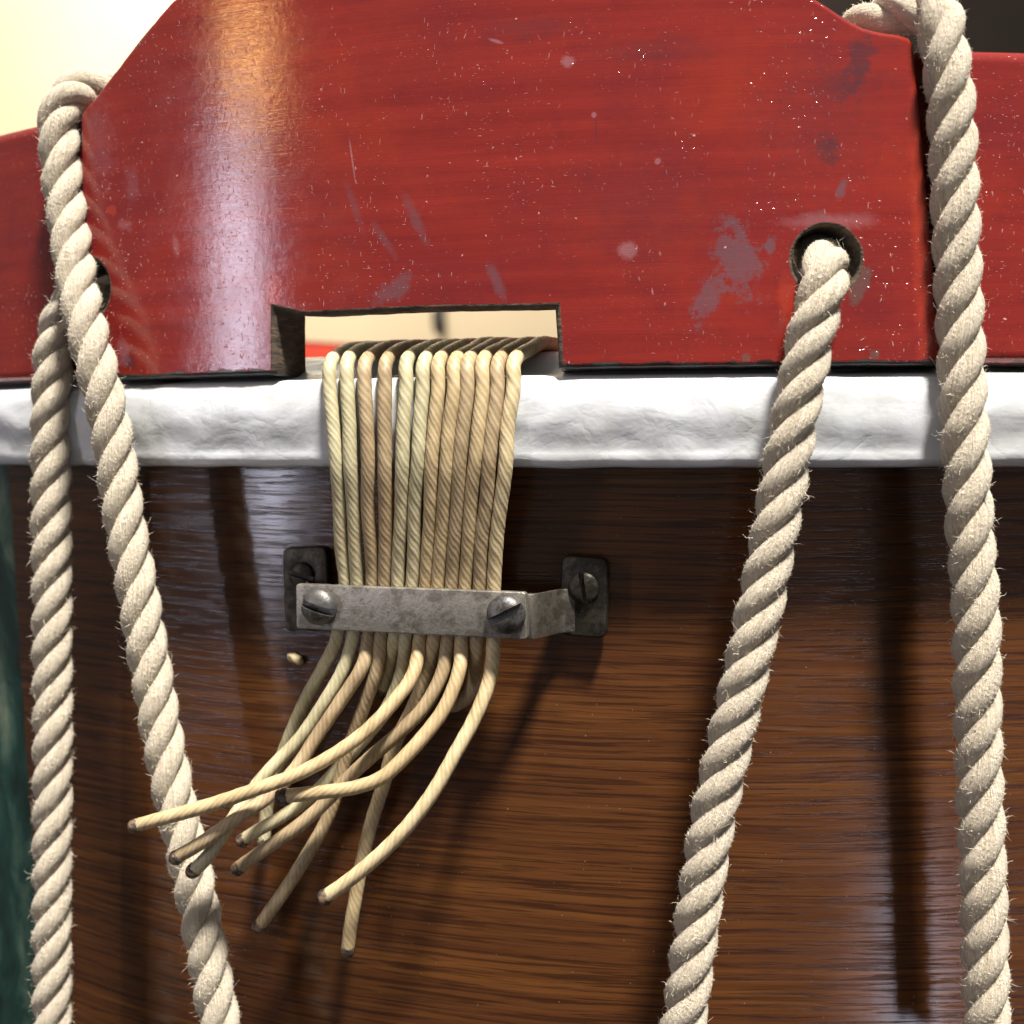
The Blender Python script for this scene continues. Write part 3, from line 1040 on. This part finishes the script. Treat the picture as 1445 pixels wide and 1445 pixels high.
tails = [
    z8([(690, 170, 5.0), (640, 270, 4.4), (590, 370, 3.6), (545, 480, 3.0), (510, 590, 2.6), (493, 690, 2.4), (486, 770, 2.6)]),
    z8([(752, 190, 6.0), (690, 300, 6.6), (610, 410, 7.4), (535, 490, 8.6), (470, 565, 10), (405, 650, 12.2), (350, 730, 14.6), (290, 820, 15.8), (243, 866, 16.2)]),
    z8([(822, 170, 6.6), (745, 295, 7.4), (665, 410, 8.6), (590, 520, 10.4), (505, 607, 13.0), (400, 680, 15.4), (300, 752, 17), (188, 822, 17.8)]),
    z8([(868, 190, 5.4), (825, 310, 4.8), (785, 415, 4.4), (760, 510, 4.2), (735, 600, 4.2), (700, 690, 4.6), (640, 800, 5.6), (560, 930, 6.6), (468, 1055, 7.2)]),
    z8([(920, 150, 4.0), (905, 210, 3.2), (885, 258, 2.8)]),
    z8([(962, 165, 5.0), (900, 320, 4.2), (810, 440, 3.8), (730, 530, 3.8), (650, 610, 4.4), (560, 675, 5.4), (480, 722, 6.2), (414, 764, 6.8)]),
    z8([(992, 200, 7.6), (925, 295, 9.4), (830, 390, 11.4), (720, 472, 13.2), (600, 537, 15), (480, 582, 16.6), (300, 640, 18.4), (150, 685, 19.6), (50, 714, 20.2)]),
    z8([(1040, 190, 4.8), (988, 320, 4.0), (935, 430, 3.4), (897, 560, 3.0), (852, 710, 2.8), (808, 890, 2.8), (785, 1030, 3.2), (773, 1136, 3.6)]),
    z8([(1092, 195, 6.4), (1032, 308, 7.2), (940, 400, 7.8), (850, 480, 8.0), (775, 552, 8.0), (700, 632, 8.4), (610, 708, 9.2), (500, 785, 10.2), (396, 858, 11)]),
    z8([(1150, 180, 7.0), (1103, 300, 8.6), (1032, 400, 10), (960, 480, 11.2), (885, 545, 12.2), (800, 578, 12.8), (700, 595, 13.4), (548, 612, 14)]),
    z8([(1206, 180, 4.2), (1186, 262, 3.2), (1145, 300, 2.6), (1112, 306, 2.4)]),
    z8([(1258, 200, 6.8), (1205, 340, 8.4), (1137, 470, 9.8), (1062, 600, 11), (960, 728, 12), (835, 848, 12.8), (692, 952, 13.4)]),
]
glabel = [
    'gut snare strand outermost on the sloping-crest side, its tail hanging close to the shell',
    'pale gut snare strand whose tail ends just under the neighbouring tail on the rope',
    'gut snare strand whose dark-tipped tail lies across the rope below the longest sideways tail',
    'gut snare strand whose tail hangs steeply and ends in a black singed tip',
    'gut snare strand with a short stub tail tucked against the shell behind the others',
    'gut snare strand whose grey-tipped tail passes beneath the other tails',
    'amber gut snare strand with the longest sideways tail, reaching past the rope',
    'pale gut snare strand whose tail hangs straight down the lowest of all',
    'gut snare strand whose pale-tipped tail passes under the rough brown-ended tail',
    'gut snare strand with a rough brown frayed end resting on other tails',
    'gut snare strand with a short hooked tail beside the outermost curved strand',
    'gut snare strand whose tail bows outward in one long clear curve',
]
gm = [0, 0, 3, 3, 0, 0, 1, 1, 3, 1, 3, 2]
GR = 0.00093
for k in range(12):
    g = GR * (1 + 0.05 * noise.noise((k * 3.1, 0, 0)))
    xb, xg, xf = bend[k], grip[k], foot[k]
    pts = []
    tb = cyl(P(xb + 46, 480, 0.2135))[0]
    zh = ZT + g + 0.0001
    for rr, dt in ((0.06, 0.30), (0.13, 0.13), (0.18, 0.055), (0.203, 0.020)):
        pts.append(PC(tb + dt * 0.6, zh, rr))
    pts += [PC(tb + 0.004, zh + 0.0002, 0.2095), PC(tb - 0.003, ZT + g * 1.05, 0.2135)]
    pts += [P(xb + 26, 492, 0.2165), P(xb + 11, 500, 0.2202), P(xb + 2.5, 509, 0.2233), P(xb, 520, 0.2246), P(xb + 0.5, 545, 0.2250)]
    lip = R_FL + g + 0.00035
    for y, r_ in ((600, 0.2252), (655, lip), (712, lip + (RC - lip) * 0.33), (770, lip + (RC - lip) * 0.67)):
        pts.append(P(xb + (xg - xb) * ((y - 520) / 305) + noise.noise((k * 5.3, y * 0.011, 0)) * 2.6, y, r_))
    pts += [P(xg, 828, RC), P((xg + xf) / 2, 866, RC), P(xf, 902, RC)]
    pts += [P(*q) for q in tails[k]]
    c = catmull(pts, 0.00032)
    c = [p + Vector((noise.noise((i * 0.035, k * 3.7, 0)), 0, noise.noise((i * 0.035, k * 3.7, 9)))) * 0.00022 * min(1, max(0, (i - len(c) * 0.45) / 40)) for i, p in enumerate(c)]
    n = len(c)
    sgn = 1

    def rad(i, a, k=k, g=g, n=n):
        s = i * 0.032
        return g * (1 + 0.018 * math.cos(3 * (a + 2 * math.pi * 1.35 * s) + k) + 0.035 * noise.noise((i * 0.03, k * 4, 0)))
    root = empty('snare_strand', c[-1], glabel[k], 'gut strand', 'twelve gut snare strands in the clamp')
    under(link('gut_cord', sweep('gut_cord', c, rad, 18), None, [M_GUT[gm[k]]]), root)
    # cut end: a slightly swollen ragged tip
    d = (c[-1] - c[-4]).normalized()
    tip = [c[-3] + d * 0.00028 * q for q in range(-1, 6)]
    rr = [0.97, 1.02, 1.05, 1.06, 1.02, 0.88, 0.55]
    long_ = {9: 1.22, 11: 1.08}.get(k, 1.0)
    me = sweep('cut_end', tip, lambda i, a: g * rr[i] * long_ * (1 + 0.14 * noise.noise((math.cos(a) * 2, math.sin(a) * 2, k * 7 + i * 0.8))), 18)
    under(link('cut_end', me, None, [M_END]), root)

# a crumb of gut stuck to the shell beside the clamp
bm = bmesh.new()
bmesh.ops.create_icosphere(bm, subdivisions=3, radius=1)
c0 = P(418, 930, RS + 0.0006)
for v in bm.verts:
    q = v.co.copy()
    f = 1 + 0.35 * noise.noise(q * 1.7)
    v.co = c0 + TAN * (q.x * 0.00125 * f) + ZUP * (q.z * 0.00075 * f - q.x * 0.0004) + NRM * q.y * 0.0007 * f
me = bpy.data.meshes.new('gut_crumb')
bm.to_mesh(me)
bm.free()
tag(link('gut_crumb', me, None, [M_GUT[2]]), 'tiny pale crumb of gut stuck to the wood below the clamp', 'crumb')

# ------------------------------------------------------------------ what shows behind the drum
M_WALL = mat_plain('cream_plaster', (0.72, 0.60, 0.43), 0.8, 0.001, 3.5)
M_DOOR = mat_plain('black_brown_wood', (0.022, 0.015, 0.010), 0.55, 0.0005, 20)


def box(name, lo, hi, mat, bev=0.0):
    bm = bmesh.new()
    bmesh.ops.create_cube(bm, size=1)
    for v in bm.verts:
        v.co = Vector([lo[i] + (hi[i] - lo[i]) * (v.co[i] + 0.5) for i in range(3)])
    if bev:
        bmesh.ops.bevel(bm, geom=bm.edges[:], offset=bev, segments=2, affect='EDGES', profile=0.5)
    me = bpy.data.meshes.new(name)
    bm.to_mesh(me)
    bm.free()
    return link(name, me, None, [mat], smooth=False)


WY = 1.5
d_ = ray(622, 452)
hk = CAM + d_ * ((WY - CAM.y) / d_.y)
hook = empty('wall_hook', hk, 'small black hook fixed to the cream wall behind the drum', 'hook')
M_HOOK = mat_plain('black_iron', (0.02, 0.02, 0.022), 0.4)
HOOK_ARM = under(link('hook_arm', sweep('hook_arm', catmull([hk + Vector(q) for q in ((0, -0.001, 0.03), (0, -0.012, 0.0), (0, -0.03, -0.022), (0, -0.05, -0.012), (0, -0.056, 0.01))], 0.003), lambda i, a: 0.005, 12), None, [M_HOOK]), hook)
tag(box('wall', (-2.2, WY, -0.9), (2.2, WY + 0.1, 1.8), M_WALL), kind='structure')
cab = empty('cupboard', (0.9, WY - 0.02, -0.9), 'tall black-brown wooden cupboard door behind the drum', 'cupboard')
for name, lo, hi, b in (('door_panel', (0.21, WY - 0.045, -0.9), (1.5, WY - 0.005, 1.6), 0.004),
                        ('frame_rail', (0.21, WY - 0.07, 0.98), (1.5, WY - 0.046, 1.1), 0.004),
                        ('frame_stile', (0.21, WY - 0.07, -0.9), (0.33, WY - 0.046, 0.975), 0.004)):
    under(box(name, lo, hi, M_DOOR, b), cab)
under(box('back_plate', (hk.x - 0.008, WY - 0.006, hk.z - 0.02), (hk.x + 0.008, WY - 0.0005, hk.z + 0.04), M_HOOK, 0.002), hook)
